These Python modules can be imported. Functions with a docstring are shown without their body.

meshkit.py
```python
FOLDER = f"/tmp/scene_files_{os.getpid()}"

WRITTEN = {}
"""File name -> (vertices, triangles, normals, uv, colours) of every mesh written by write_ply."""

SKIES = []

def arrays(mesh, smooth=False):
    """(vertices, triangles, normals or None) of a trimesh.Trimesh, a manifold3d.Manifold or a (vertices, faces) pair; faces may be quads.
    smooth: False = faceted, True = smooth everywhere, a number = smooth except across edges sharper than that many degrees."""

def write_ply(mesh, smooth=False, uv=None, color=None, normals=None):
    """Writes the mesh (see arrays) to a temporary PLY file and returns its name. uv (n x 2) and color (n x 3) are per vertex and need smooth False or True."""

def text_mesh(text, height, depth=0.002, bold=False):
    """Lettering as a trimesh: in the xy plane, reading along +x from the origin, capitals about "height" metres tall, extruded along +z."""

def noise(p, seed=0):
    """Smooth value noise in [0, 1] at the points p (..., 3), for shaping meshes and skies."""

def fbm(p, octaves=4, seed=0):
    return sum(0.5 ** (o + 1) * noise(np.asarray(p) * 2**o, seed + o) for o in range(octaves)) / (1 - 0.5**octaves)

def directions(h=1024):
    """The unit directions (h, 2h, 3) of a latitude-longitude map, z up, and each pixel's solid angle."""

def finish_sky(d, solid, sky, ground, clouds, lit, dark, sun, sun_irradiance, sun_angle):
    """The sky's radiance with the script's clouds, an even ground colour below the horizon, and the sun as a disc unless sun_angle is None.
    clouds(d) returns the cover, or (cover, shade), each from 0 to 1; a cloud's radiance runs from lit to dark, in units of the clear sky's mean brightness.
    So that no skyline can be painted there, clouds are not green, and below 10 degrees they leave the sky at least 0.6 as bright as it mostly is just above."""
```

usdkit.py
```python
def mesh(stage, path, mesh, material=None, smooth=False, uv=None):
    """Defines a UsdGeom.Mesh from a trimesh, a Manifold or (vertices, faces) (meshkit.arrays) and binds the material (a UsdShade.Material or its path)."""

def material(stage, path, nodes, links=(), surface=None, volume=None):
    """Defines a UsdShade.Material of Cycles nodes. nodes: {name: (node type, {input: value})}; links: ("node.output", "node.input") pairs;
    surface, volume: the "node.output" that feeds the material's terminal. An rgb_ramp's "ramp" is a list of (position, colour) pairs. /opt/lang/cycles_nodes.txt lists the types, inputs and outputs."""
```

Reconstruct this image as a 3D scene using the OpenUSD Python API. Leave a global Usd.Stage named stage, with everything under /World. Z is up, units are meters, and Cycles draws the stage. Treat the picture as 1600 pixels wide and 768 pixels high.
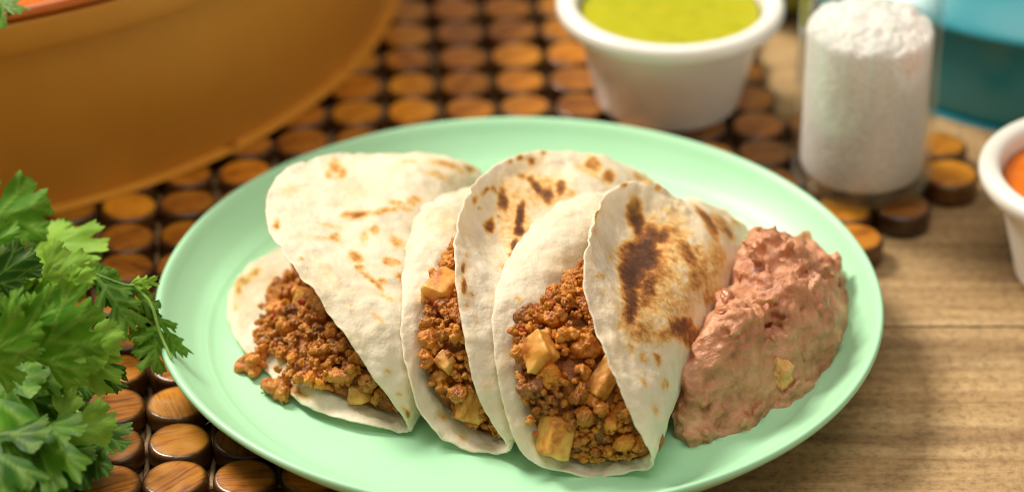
import math, random, numpy as np, trimesh, usdkit, meshkit
from shapely.geometry import Polygon, Point
from shapely.ops import unary_union
from shapely import affinity
import shapely
from scipy.spatial import Delaunay
from pxr import Usd, UsdGeom, UsdLux, UsdShade, Gf, Sdf, Vt

stage = Usd.Stage.CreateInMemory()
UsdGeom.SetStageUpAxis(stage, 'Z'); UsdGeom.SetStageMetersPerUnit(stage, 1.0)
UsdGeom.Xform.Define(stage, '/World'); UsdGeom.Scope.Define(stage, '/World/Looks')

# ------------------------------------------------------------------ camera, light, exposure
FPX, PITCH, EYE = 4500.0, 0.5488, np.array([-.0023, -.7845, .5232])
cam = UsdGeom.Camera.Define(stage, '/World/camera')
cam.CreateHorizontalApertureAttr(36.0); cam.CreateFocalLengthAttr(36.0 * FPX / 1600)
cam.CreateFStopAttr(5.7); cam.CreateFocusDistanceAttr(0.880)
cam.CreateClippingRangeAttr((0.02, 50.0)); cam.CreateExposureAttr(0.52)
cam.AddTranslateOp().Set(Gf.Vec3d(*map(float, EYE))); cam.AddRotateXOp().Set(90 - math.degrees(PITCH))

def area_light(name, pos, target, w, h, intensity, color):
    l = UsdLux.RectLight.Define(stage, '/World/' + name)
    l.CreateWidthAttr(w); l.CreateHeightAttr(h); l.CreateIntensityAttr(intensity); l.CreateColorAttr(Gf.Vec3f(*color))
    m = Gf.Matrix4d().SetLookAt(Gf.Vec3d(*pos), Gf.Vec3d(*target), Gf.Vec3d(0, 1, .01)).GetInverse()
    l.AddTransformOp().Set(m)
    return l
area_light('key_lamp', (-.75, .62, 1.15), (0, 0, 0), .42, .42, 42.0, (1, .92, .79))  # out of view at back left, placed to throw shadows towards front right
area_light('ceiling_lamp', (.05, -.25, 1.5), (0, 0, 0), 1.1, .9, 2.4, (1, .92, .80))  # unseen source overhead, placed to light the tops and the back plate rim
area_light('side_lamp', (1.1, -.1, .8), (.05, 0, 0), .5, .5, 1.0, (1, .88, .72))  # out of view, warms the sides that face right
dome = UsdLux.DomeLight.Define(stage, '/World/room_glow')  # added even fill from all round, not a seen source
ambient_fill = usdkit.material(stage, '/World/Looks/ambient_fill', {'b': ('background_shader', {'color': (1, .86, .68), 'strength': .17})}, [], surface='b.background')
UsdShade.MaterialBindingAPI.Apply(dome.GetPrim()).Bind(ambient_fill)

# ------------------------------------------------------------------ helpers
def at(px, py, z):
    """the point at height z that the photograph shows at this pixel"""
    dx, dy = (px - 800) / FPX, -(py - 384) / FPX
    c, s = math.cos(PITCH), math.sin(PITCH)
    d = np.array([dx, c + dy * s, -s + dy * c])
    return EYE + d * (z - EYE[2]) / d[2]

used = {}
def path(name, parent=None):
    base = (str(parent.GetPath()) if parent else '/World') + '/' + name
    n = used.get(base, 0); used[base] = n + 1
    return base if n == 0 else f'{base}_{n:03d}'
def obj(name, mesh, mat, parent=None, smooth=True, loc=None, rotz=None, tilt=None, scale=None, **pv):
    m = usdkit.mesh(stage, path(name, parent), mesh, mat, smooth)
    for k, v in pv.items():
        UsdGeom.PrimvarsAPI(m).CreatePrimvar(k, Sdf.ValueTypeNames.FloatArray, 'vertex').Set(Vt.FloatArray.FromNumpy(np.asarray(v, np.float32)))
    if loc is not None: m.AddTranslateOp().Set(Gf.Vec3d(*map(float, loc)))
    if tilt is not None: m.AddRotateXYZOp().Set(Gf.Vec3f(float(tilt[0]), float(tilt[1]), 0))
    if rotz is not None: m.AddRotateZOp().Set(float(rotz))
    if scale is not None: m.AddScaleOp().Set(Gf.Vec3f(float(scale), float(scale), 1))
    return m.GetPrim()
def thing(name, parent=None, loc=None):
    x = UsdGeom.Xform.Define(stage, path(name, parent))
    if loc is not None: x.AddTranslateOp().Set(Gf.Vec3d(*map(float, loc)))
    return x.GetPrim()
def tag(p, label=None, category=None, group=None, kind=None):
    for k, v in (('label', label), ('category', category), ('group', group), ('kind', kind)):
        if v: p.SetCustomDataByKey(k, v)
    return p
def lathe(profile, n=96):
    """closed or open profile [(r, z)...] turned about z; r = 0 points close the axis"""
    v, f, rows = [], [], []
    for r, z in profile:
        if r < 1e-9: rows.append([len(v)]); v.append((0, 0, z))
        else:
            rows.append(list(range(len(v), len(v) + n)))
            v += [(r * math.cos(2 * math.pi * k / n), r * math.sin(2 * math.pi * k / n), z) for k in range(n)]
    for a, b in zip(rows[:-1], rows[1:]):
        for k in range(n):
            k2 = (k + 1) % n
            if len(a) == 1 and len(b) == 1: continue
            if len(a) == 1: f.append((a[0], b[k], b[k2]))
            elif len(b) == 1: f.append((a[k], b[0], a[k2]))
            else: f += [(a[k], b[k], b[k2]), (a[k], b[k2], a[k2])]
    m = trimesh.Trimesh(np.array(v), np.array(f), process=False)
    m.invert() if m.volume < 0 else None
    return m
def spline(pts, n, closed=False):
    """Catmull-Rom through points"""
    P = np.asarray(pts, float)
    P = np.vstack([P[-1], P, P[0], P[1]]) if closed else np.vstack([2 * P[0] - P[1], P, 2 * P[-1] - P[-2]])
    m = len(P) - 3; out = []
    for t in np.linspace(0, m, n, endpoint=not closed):
        i = min(int(t), m - 1); u = t - i
        a, b, c, d = P[i:i + 4]
        out.append(.5 * (2 * b + (c - a) * u + (2 * a - 5 * b + 4 * c - d) * u * u + (3 * b - a - 3 * c + d) * u ** 3))
    return np.array(out)
def tube(points, r, sides=7):
    P = np.asarray(points, float); r = np.broadcast_to(r, (len(P),))
    t = np.gradient(P, axis=0); t /= np.linalg.norm(t, axis=1, keepdims=True) + 1e-12
    ref = np.array([0, 0, 1.0]) if abs(t[:, 2]).mean() < .8 else np.array([1.0, 0, 0])
    a = np.cross(t, ref); a /= np.linalg.norm(a, axis=1, keepdims=True) + 1e-12
    b = np.cross(t, a); ang = np.arange(sides) * 2 * np.pi / sides
    v = (P[:, None] + r[:, None, None] * (np.cos(ang)[None, :, None] * a[:, None] + np.sin(ang)[None, :, None] * b[:, None])).reshape(-1, 3)
    f = []
    for i in range(len(P) - 1):
        for j in range(sides):
            j2 = (j + 1) % sides
            f += [(i * sides + j, i * sides + j2, (i + 1) * sides + j2), (i * sides + j, (i + 1) * sides + j2, (i + 1) * sides + j)]
    k = len(v); v = np.vstack([v, P[0], P[-1]]); e = (len(P) - 1) * sides
    for j in range(sides):
        j2 = (j + 1) % sides
        f += [(k, j2, j), (k + 1, e + j, e + j2)]
    return trimesh.Trimesh(v, np.array(f), process=False)
def surface_net(F, lo, step):
    """mesh of the zero level of the grid F (negative inside)"""
    s = F < 0; c = np.stack(np.meshgrid(*[np.arange(n - 1) for n in F.shape], indexing='ij'), -1).reshape(-1, 3)
    corner = np.array([(i, j, k) for i in (0, 1) for j in (0, 1) for k in (0, 1)])
    cs = np.stack([s[:-1 if i == 0 else None, :-1 if j == 0 else None, :-1 if k == 0 else None][i:, j:, k:][:F.shape[0] - 1, :F.shape[1] - 1, :F.shape[2] - 1] if False else s[i:F.shape[0] - 1 + i, j:F.shape[1] - 1 + j, k:F.shape[2] - 1 + k] for i, j, k in corner], -1)
    act = cs.any(-1) & ~cs.all(-1); idx = -np.ones(act.shape, int); idx[act] = np.arange(act.sum()); cell = np.argwhere(act)
    acc = np.zeros((len(cell), 3)); cnt = np.zeros(len(cell))
    for a in range(8):
        for b in range(a + 1, 8):
            if np.abs(corner[a] - corner[b]).sum() != 1: continue
            pa, pb = cell + corner[a], cell + corner[b]; fa, fb = F[tuple(pa.T)], F[tuple(pb.T)]; k = (fa < 0) != (fb < 0)
            t = np.where(k, fa / np.where(k, fa - fb, 1), 0)[:, None]; acc += np.where(k[:, None], pa + t * (pb - pa), 0); cnt += k
    v = acc / cnt[:, None] * step + lo; faces = []
    for ax in range(3):
        o1, o2 = [(1, 2), (2, 0), (0, 1)][ax]
        A = np.take(s, np.arange(F.shape[ax] - 1), ax); B = np.take(s, np.arange(1, F.shape[ax]), ax)
        for p in (A != B).nonzero()[0:1]:
            e = np.argwhere(A != B)
        e = e[(e[:, o1] > 0) & (e[:, o2] > 0) & (e[:, o1] < F.shape[o1] - 1) & (e[:, o2] < F.shape[o2] - 1)]
        d1, d2 = np.eye(3, dtype=int)[o1], np.eye(3, dtype=int)[o2]
        q = np.stack([idx[tuple((e - d1 - d2).T)], idx[tuple((e - d2).T)], idx[tuple(e.T)], idx[tuple((e - d1).T)]], 1)
        flip = ~A[tuple(e.T)]; q[flip] = q[flip][:, ::-1]; q = q[(q >= 0).all(1)]; faces += [q[:, [0, 1, 2]], q[:, [0, 2, 3]]]
    m = trimesh.Trimesh(v, np.vstack(faces), process=False)
    return m
def mat(name, nodes, links=(), surface='p.BSDF'):
    return usdkit.material(stage, '/World/Looks/' + name, nodes, links, surface=surface)
def rnd3(rng): 
    q = rng.normal(size=4); return trimesh.transformations.quaternion_matrix(q / np.linalg.norm(q))[:3, :3]

TORTILLA = {
 'A': (0.07539, [[-5987,1384,3628],[724,-401,158],[-2900,367,1875],[-404,207,-1620],[462,15,482],[35,88,-623],[-191,-4,303],[-76,61,-334],[33,-1,-105],[29,-4,45],[862,8144,401],[-363,875,986],[111,1495,612],[172,510,694],[277,750,700],[115,125,466],[78,322,183],[38,0,-34],[36,-39,89],[51,117,993],[-195,148,-2917],[24,216,2164],[-88,165,-1868],[30,76,1161],[-217,129,-1141],[-73,-11,59],[4,58,-217],[137,418,178],[-77,426,782],[144,759,340],[-55,302,522],[101,430,267],[76,47,148],[43,104,90],[-59,68,500],[5,47,-974],[-28,91,945],[-31,14,-733],[6,36,457],[-91,10,-348],[58,129,-13],[-133,130,357],[73,236,0],[-76,72,141],[13,119,24],[19,12,133],[46,42,-79],[23,13,132],[10,12,-29],[13,16,-31],[-1,6,22],[17,20,-37],[2,2,3],[6,13,26],[-1,2,2]]),
 'B': (0.07613, [[-435,139,3963],[514,-818,478],[-1739,646,1784],[-1025,131,-582],[611,-146,-412],[-91,-104,83],[19,-65,121],[-260,90,-174],[65,-13,-59],[19,-10,-14],[2745,7300,29],[108,727,-50],[221,587,56],[68,583,-417],[298,182,506],[88,175,-48],[66,225,334],[50,11,-17],[-25,-24,23],[229,73,-170],[-868,-339,-830],[559,-2,223],[-711,-215,-555],[551,-83,342],[-658,32,-486],[54,-69,-63],[-134,39,-147],[256,176,126],[-59,275,-266],[403,384,186],[-36,211,-147],[164,267,176],[75,21,-33],[29,97,114],[197,40,110],[-286,-183,-587],[332,18,281],[-194,-111,-304],[147,-16,172],[-127,-2,-105],[46,90,7],[-59,24,-133],[93,150,1],[-27,25,-48],[55,73,8],[71,-1,28],[48,-45,40],[79,3,16],[17,-25,6],[0,10,8],[-8,5,-4],[-5,12,7],[0,0,2],[24,-3,21],[0,2,-1]]),
 'C': (0.07553, [[3168,-1357,3594],[565,1160,-16],[-1310,926,1100],[-1363,687,-604],[512,404,-874],[-183,159,-234],[118,24,134],[-375,170,-153],[28,-8,-70],[38,-13,-30],[1758,7133,-2873],[-163,1300,-1751],[-222,645,-4668],[45,785,-66],[-193,338,-2099],[113,233,-78],[201,231,-195],[-122,48,24],[-85,-1,-23],[383,594,-1044],[-1416,1156,-402],[733,707,-1255],[-1140,819,-659],[633,432,-306],[-868,410,-680],[58,52,-102],[-229,118,-156],[-450,227,-1673],[26,754,-506],[-397,382,-2609],[5,388,-206],[29,213,-1031],[56,75,1],[47,103,-121],[288,254,-161],[-409,528,3],[416,378,-261],[-364,309,-93],[180,110,-100],[-183,74,-112],[-153,93,-600],[-22,215,-126],[-223,140,-850],[-75,101,-78],[-65,53,-253],[135,50,77],[146,144,248],[143,73,99],[24,59,103],[-19,9,-142],[42,13,21],[-33,4,-164],[-6,2,-6],[25,21,4],[-5,3,-11]]),
}
# toasted spots: u, v, 2x2 shape matrix, strength
SPOTS_OUT = {
 'A': [[0.454,0.78,5.575,-38.0,-11.803,-6.593,0.46],[0.346,0.791,7.954,-51.352,-16.71,-8.112,0.368],[0.383,0.737,8.105,-57.667,-15.688,-4.79,0.414],[0.017,0.631,2.522,-16.87,-27.666,-10.767,0.57],[0.066,0.526,2.981,-16.666,-36.729,-27.268,0.46],[-0.16,0.957,0.233,-75.633,-23.138,-9.378,0.598],[0.854,0.191,6.3,-20.213,-15.244,-30.131,0.644],[0.663,0.294,-0.291,-13.01,-22.929,-13.969,0.46],[0.5,0.331,-0.8,-15.999,-32.677,-15.23,0.322],[0.551,0.457,1.378,-20.749,-29.022,-11.339,0.23],[-0.083,0.554,3.134,-55.95,-28.95,-5.567,0.46],[0.143,0.466,-2.76,-19.102,-30.472,11.958,0.368],[0.206,0.417,6.383,-25.936,-21.727,-27.662,0.386],[-0.3,0.62,-8.344,-27.701,-22.765,24.937,0.506],[-0.377,0.597,-1.453,-43.712,-35.697,4.92,0.46],[-0.431,0.557,-4.796,-13.135,-47.726,53.42,0.46],[-0.443,0.506,3.54,-49.734,-39.316,-13.213,0.414],[-0.3,0.477,-2.652,-28.496,-35.669,2.459,0.46],[-0.16,0.463,16.19,-25.349,-10.395,-22.936,0.414],[-0.389,0.423,-6.382,-32.386,-36.484,4.848,0.46],[-0.146,0.594,-7.115,-53.374,-16.735,9.249,0.322],[-0.08,0.726,-0.577,-18.44,-51.791,6.362,0.276],[-0.157,0.709,2.818,-45.942,-29.134,-4.865,0.386],[-0.203,0.803,0.026,-13.257,-63.753,-17.908,0.23],[-0.537,0.489,-7.314,-23.723,-47.491,28.57,0.276],[-0.523,0.417,4.939,-45.14,-43.831,-24.369,0.368],[-0.96,0.209,-16.538,-20.958,-87.202,20.169,0.552],[-0.914,0.306,38.973,-53.56,-90.222,-38.748,0.414],[-0.857,0.397,-18.531,-58.51,-95.239,20.636,0.322],[-0.423,0.846,12.985,-184.109,-79.403,-64.645,0.69],[-0.626,0.614,19.992,-186.597,-126.391,-56.522,0.736],[-0.666,0.497,-11.924,-25.412,-52.216,37.116,0.258],[0.123,0.923,2.974,-29.461,-23.414,-10.395,0.184],[0.217,0.643,1.27,-12.206,-17.291,-2.382,0.138],[-0.431,0.76,-3.305,-18.137,-20.215,10.255,0.138]],
 'B': [[0.117,0.934,27.439,-50.442,-41.885,-76.676,0.7],[0.074,0.937,26.514,-47.577,-39.825,-79.439,0.6],[0.163,0.911,19.199,-41.086,-36.028,-55.529,0.55],[-0.009,0.949,24.317,-38.218,-20.716,-48.944,0.6],[-0.06,0.834,12.654,-38.855,-15.674,-20.912,0.85],[0.143,0.843,17.648,-35.112,-8.275,-11.956,0.95],[0.083,0.74,12.258,-51.292,-8.854,-2.609,1.0],[-0.017,0.714,13.565,-43.914,-19.511,-11.609,0.95],[-0.137,0.697,12.672,-60.536,-14.687,-4.214,0.85],[-0.237,0.68,28.2,-85.527,-20.074,-14.942,0.7],[0.323,0.74,34.956,-35.277,-5.315,-15.836,0.95],[0.3,0.686,11.42,-34.562,-16.207,-8.138,0.95],[0.369,0.791,19.718,-54.101,-33.837,-25.0,0.6],[0.357,0.829,19.982,-52.64,-34.356,-30.508,0.55],[0.569,0.8,20.149,-62.985,-40.862,-44.872,0.65],[0.474,0.826,18.566,-52.648,-32.58,-31.814,0.75],[0.446,0.877,22.31,-61.006,-40.866,-46.538,0.7],[0.386,0.903,28.333,-71.069,-52.066,-62.43,0.65],[0.369,0.651,13.835,-43.144,-14.681,-8.156,0.75],[0.346,0.603,9.999,-31.429,-31.579,-20.664,0.45],[0.651,0.586,0.136,-25.979,-17.21,6.71,0.62],[0.614,0.503,-4.148,-36.696,-17.33,10.859,0.65],[0.583,0.6,0.033,-18.112,-21.094,7.103,0.3],[0.08,0.76,2.333,-10.557,-3.274,-0.952,0.3],[0.32,0.709,4.869,-7.959,-6.041,-8.841,0.32],[-0.497,0.826,45.867,-94.76,-21.142,-33.366,0.65],[-0.583,0.78,40.622,-71.072,-14.865,-20.601,0.85],[-0.591,0.731,33.564,-56.887,-52.27,-64.708,0.5],[-0.651,0.717,61.215,-92.998,-32.589,-39.604,0.5],[-0.414,0.851,38.463,-91.836,-38.606,-69.003,0.55],[-0.017,0.911,33.282,-77.159,-50.028,-102.321,0.6],[0.166,0.894,38.901,-89.613,-60.983,-86.233,0.7],[0.026,0.823,36.132,-107.083,-56.079,-61.094,0.6],[-0.669,0.657,65.62,-96.721,-42.751,-44.935,0.35],[-0.849,0.363,25.721,-65.0,-43.419,-10.181,0.3],[-0.886,0.283,21.561,-39.757,-72.032,-14.756,0.35],[-0.326,0.689,29.83,-82.669,-36.907,-31.358,0.35],[-0.834,0.474,42.011,-52.274,-33.938,-24.872,0.18],[0.84,0.389,1.236,-28.854,-18.535,-19.212,0.5],[0.92,0.32,1.707,-50.159,-23.57,-28.432,0.5]],
 'C': [[0.186,0.829,17.198,-20.837,-5.29,-10.249,1.0],[-0.02,0.709,4.484,-13.616,-4.589,-4.001,1.05],[-0.191,0.706,4.69,-16.683,-2.936,-3.774,1.0],[0.166,0.689,11.782,-28.692,-11.431,-9.459,0.85],[0.134,0.726,9.035,-21.532,-9.742,-7.899,0.9],[-0.466,0.623,5.995,-24.885,-6.87,-5.348,0.9],[-0.277,0.606,5.721,-25.476,-5.62,-4.729,0.75],[-0.123,0.646,1.303,-7.526,-1.906,-0.673,0.42],[-0.226,0.503,2.446,-6.244,-2.748,-4.339,0.34],[0.129,0.557,17.24,-15.268,-2.54,-11.401,0.66],[0.134,0.491,7.033,-3.555,-1.864,-9.116,0.42],[0.006,0.474,16.476,-14.391,-4.991,-15.761,0.55],[0.603,0.494,0.297,-12.911,-6.433,-10.689,0.5],[0.583,0.457,10.151,-8.91,-8.437,-27.071,0.75],[0.48,0.574,12.545,-20.218,-2.372,-10.351,0.78],[-0.317,0.414,6.881,-3.601,-7.082,-20.586,0.85],[-0.254,0.34,4.24,-4.203,-9.637,-18.614,0.7],[-0.434,0.449,6.908,-6.866,-10.585,-25.794,0.5],[-0.551,0.537,0.62,-17.825,-14.113,-4.09,0.5],[-0.106,0.994,-15.114,28.14,-4.885,-14.637,0.9],[0.266,0.963,29.365,-40.92,-35.337,-65.954,0.75],[0.406,0.911,18.257,-39.643,-26.857,-60.735,0.5],[0.426,0.869,24.343,-39.574,-16.233,-52.66,0.5],[-0.437,0.806,13.927,-32.831,-28.653,-60.769,0.38],[-0.517,0.754,52.38,-77.439,-18.421,-35.111,0.35],[-0.603,0.617,35.028,-33.115,-19.098,-35.869,0.45],[-0.657,0.534,39.307,-27.904,-15.96,-35.416,0.42],[-0.651,0.471,30.823,-25.644,-16.903,-35.568,0.35],[-0.6,0.426,28.056,-33.373,-18.422,-33.93,0.5],[-0.663,0.343,21.878,-18.461,-17.842,-32.608,0.4],[-0.769,0.429,45.163,-35.338,-23.386,-42.469,0.3],[-0.817,0.32,34.565,-32.005,-21.427,-27.84,0.35],[0.071,0.377,9.122,6.216,-3.314,-23.745,0.4],[-0.163,0.817,12.309,-47.289,-6.358,-15.006,0.25],[0.291,0.463,11.495,-3.006,-3.018,-15.309,0.4],[0.894,0.377,5.002,-22.214,-18.638,-34.071,0.4],[0.311,0.674,1.334,-14.674,-13.618,1.32,0.18]],
}
SPOTS_IN = {
 'A': [[0.031,-0.983,10.928,19.44,-21.19,35.252,0.5],[0.117,-0.951,12.574,29.912,-22.984,29.909,0.4],[-0.043,-0.974,18.62,67.874,-23.965,13.656,0.5],[-0.18,-0.954,16.263,91.203,-36.479,12.972,0.35],[-0.74,-0.637,-4.188,13.598,-53.55,-33.767,0.6],[-0.803,-0.554,-3.556,13.539,-66.6,-37.085,0.5],[-0.54,-0.84,-17.541,26.243,-34.652,-48.096,0.35],[0.066,-0.831,4.414,17.029,-9.182,1.742,0.15]],
 'B': [[-0.846,-0.337,-6.879,35.042,-42.495,5.105,0.35],[-0.923,-0.231,-6.443,43.269,-47.685,-5.749,0.35],[-0.6,-0.726,58.998,64.771,-20.234,23.262,0.2],[-0.849,-0.526,33.083,49.939,-34.178,42.652,0.25],[-0.083,-0.837,5.242,16.61,-11.555,10.302,0.15]],
 'C': [[-0.363,-0.837,-2.912,66.386,-80.058,-24.084,0.45],[-0.091,-0.757,5.198,8.543,-7.881,8.017,0.1],[-0.603,-0.754,41.101,69.16,-42.997,32.754,0.2],[-0.806,-0.491,16.524,44.968,-70.054,22.506,0.25]],
}

# ------------------------------------------------------------------ materials
def surface_mat(name, ramp, scale=60, detail=4, rough=.5, bump=.3, bump_scale=300, bump_dist=.0006, spec=.5, coat=0, sss=0, sss_r=(.6, .3, .15), rnd=0, stretch=None, fine=None):
    """ramp over a noise in the object's own coordinates, with fine relief"""
    n = {'tc': ('texture_coordinate', {}), 'n': ('noise_texture', {'scale': scale, 'detail': detail, 'roughness': .6}), 'r': ('rgb_ramp', {'ramp': ramp}),
         'nb': ('noise_texture', {'scale': bump_scale, 'detail': 4, 'roughness': .6}), 'b': ('bump', {'strength': bump, 'distance': bump_dist}),
         'p': ('principled_bsdf', {'roughness': rough, 'specular_ior_level': spec, 'coat_weight': coat, 'coat_roughness': .08, 'subsurface_weight': sss, 'subsurface_scale': .004, 'subsurface_radius': sss_r})}
    l = [('n.fac', 'r.fac'), ('nb.fac', 'b.height'), ('b.normal', 'p.normal')]
    src = 'tc.object'
    if stretch:
        n['m'] = ('mapping', {'scale': stretch}); l.append(('tc.object', 'm.vector')); src = 'm.vector'
    l += [(src, 'n.vector'), (src, 'nb.vector')]
    if rnd:
        n['oi'] = ('object_info', {}); n['mr'] = ('map_range', {'from_min': 0, 'from_max': 1, 'to_min': 1 - rnd, 'to_max': 1 + rnd * .6}); n['h'] = ('hsv', {'hue': .5, 'saturation': 1, 'fac': 1})
        l += [('oi.random', 'mr.value'), ('mr.result', 'h.value'), ('r.color', 'h.color'), ('h.color', 'p.base_color')]
    else: l.append(('r.color', 'p.base_color'))
    return mat(name, n, l)
M = {}
M['plate'] = surface_mat('mint_melamine', [(.3, (.37, .71, .445)), (.7, (.40, .735, .475))], scale=25, rough=.40, bump=.03, bump_scale=40, spec=.38)
M['ceramic'] = surface_mat('white_ceramic', [(.3, (.80, .77, .72)), (.7, (.84, .81, .76))], scale=30, rough=.22, bump=.02, bump_scale=60)
M['salsa_green'] = surface_mat('green_salsa', [(.28, (.22, .24, .004)), (.36, (.37, .365, .005)), (.7, (.42, .41, .010))], scale=200, rough=.25, bump=.15, bump_scale=160, bump_dist=.002)
M['salsa_orange'] = surface_mat('orange_salsa', [(.3, (.66, .14, .004)), (.7, (.78, .2, .01))], scale=120, rough=.3, bump=.4, bump_scale=160, bump_dist=.002)
M['salt'] = surface_mat('white_salt', [(.38, (.66, .64, .63)), (.6, (.90, .89, .88))], scale=1100, rough=.6, bump=.8, bump_scale=1100, bump_dist=.0008, sss=.3, sss_r=(1, .95, .9))
M['pot'] = surface_mat('brown_clay', [(.3, (.60, .25, .022)), (.7, (.68, .32, .036))], scale=11, rough=.55, bump=.1, bump_scale=120)
M['pot_glaze'] = surface_mat('orange_glaze', [(.3, (.60, .13, .01)), (.7, (.68, .18, .015))], scale=14, rough=.18, bump=.05, bump_scale=60, coat=.5)
M['teal'] = surface_mat('teal_enamel', [(.3, (.02, .23, .29)), (.7, (.03, .27, .335))], scale=14, rough=.25, bump=.03, bump_scale=60)
M['lime'] = surface_mat('lime_peel', [(.3, (.18, .24, .02)), (.7, (.3, .32, .03))], scale=60, rough=.4, bump=.4, bump_scale=500)
M['potato'] = surface_mat('browned_potato', [(.36, (.40, .115, .012)), (.47, (.62, .26, .04)), (.6, (.72, .35, .075)), (.82, (.76, .43, .12))], scale=170, detail=5, rough=.42, bump=.4, bump_scale=300, sss=.25)
M['meat'] = surface_mat('seasoned_meat', [(.26, (.16, .038, .004)), (.38, (.44, .120, .008)), (.56, (.62, .215, .018)), (.8, (.73, .33, .045))], scale=230, detail=6, rough=.30, bump=1, bump_scale=700, bump_dist=.0009, rnd=.28, sss=.1)
M['meat_dark_gaps'] = surface_mat('dark_meat_gap_shade', [(.3, (.10, .026, .004)), (.5, (.34, .105, .010)), (.75, (.54, .20, .024))], scale=260, detail=5, rough=.36, bump=.8, bump_scale=700, bump_dist=.0009, rnd=.28)  # some darker crumbles, and the bed, where it paints shade in the gaps
M['chili'] = surface_mat('red_chili', [(.3, (.35, .03, .01)), (.7, (.5, .06, .015))], scale=200, rough=.3)
M['beans'] = surface_mat('mashed_beans', [(.25, (.24, .075, .04)), (.43, (.46, .19, .092)), (.58, (.58, .27, .145)), (.8, (.68, .39, .235))], scale=130, detail=6, rough=.40, bump=.9, bump_scale=380, bump_dist=.0012, sss=.15)
M['bean_skin'] = surface_mat('bean_skin', [(.3, (.34, .11, .05)), (.5, (.50, .20, .095)), (.7, (.60, .29, .15))], scale=200, rough=.26, bump=.4, bump_scale=500)
M['bean_piece'] = surface_mat('pale_bean_piece', [(.3, (.70, .33, .08)), (.7, (.80, .46, .19))], scale=200, rough=.35, bump=.4)
M['thread'] = surface_mat('thread', [(.3, (.20, .11, .045)), (.7, (.34, .21, .1))], scale=900, rough=.8)
M['white_thread'] = surface_mat('white_thread', [(.3, (.6, .55, .48)), (.7, (.7, .65, .58))], scale=900, rough=.8)
M['stem'] = surface_mat('green_stem', [(.3, (.14, .30, .035)), (.7, (.24, .42, .07))], scale=120, rough=.35, sss=.2)
M['glass'] = mat('clear_glass', {'lw': ('layer_weight', {'blend': .5}), 'pw': ('math', {'math_type': 'power', 'value2': 4.0}), 'f': ('math', {'math_type': 'multiply_add', 'value2': .6, 'value3': .035}), 't': ('transparent_bsdf', {'color': (.99, .995, .985)}), 'g': ('glossy_bsdf', {'color': (1, 1, 1), 'roughness': .03}), 'm': ('mix_closure', {})}, [('lw.facing', 'pw.value1'), ('pw.value', 'f.value1'), ('f.value', 'm.fac'), ('t.BSDF', 'm.closure1'), ('g.BSDF', 'm.closure2')], surface='m.closure')

M['base_glass'] = mat('thick_glass', {'lw': ('layer_weight', {'blend': .5}), 'pw': ('math', {'math_type': 'power', 'value2': 3.0}), 'f': ('math', {'math_type': 'multiply_add', 'value2': .6, 'value3': .08}), 't': ('transparent_bsdf', {'color': (.95, .97, .88)}), 'g': ('glossy_bsdf', {'color': (1, 1, 1), 'roughness': .06}), 'm': ('mix_closure', {})}, [('lw.facing', 'pw.value1'), ('pw.value', 'f.value1'), ('f.value', 'm.fac'), ('t.BSDF', 'm.closure1'), ('g.BSDF', 'm.closure2')], surface='m.closure')
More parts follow.
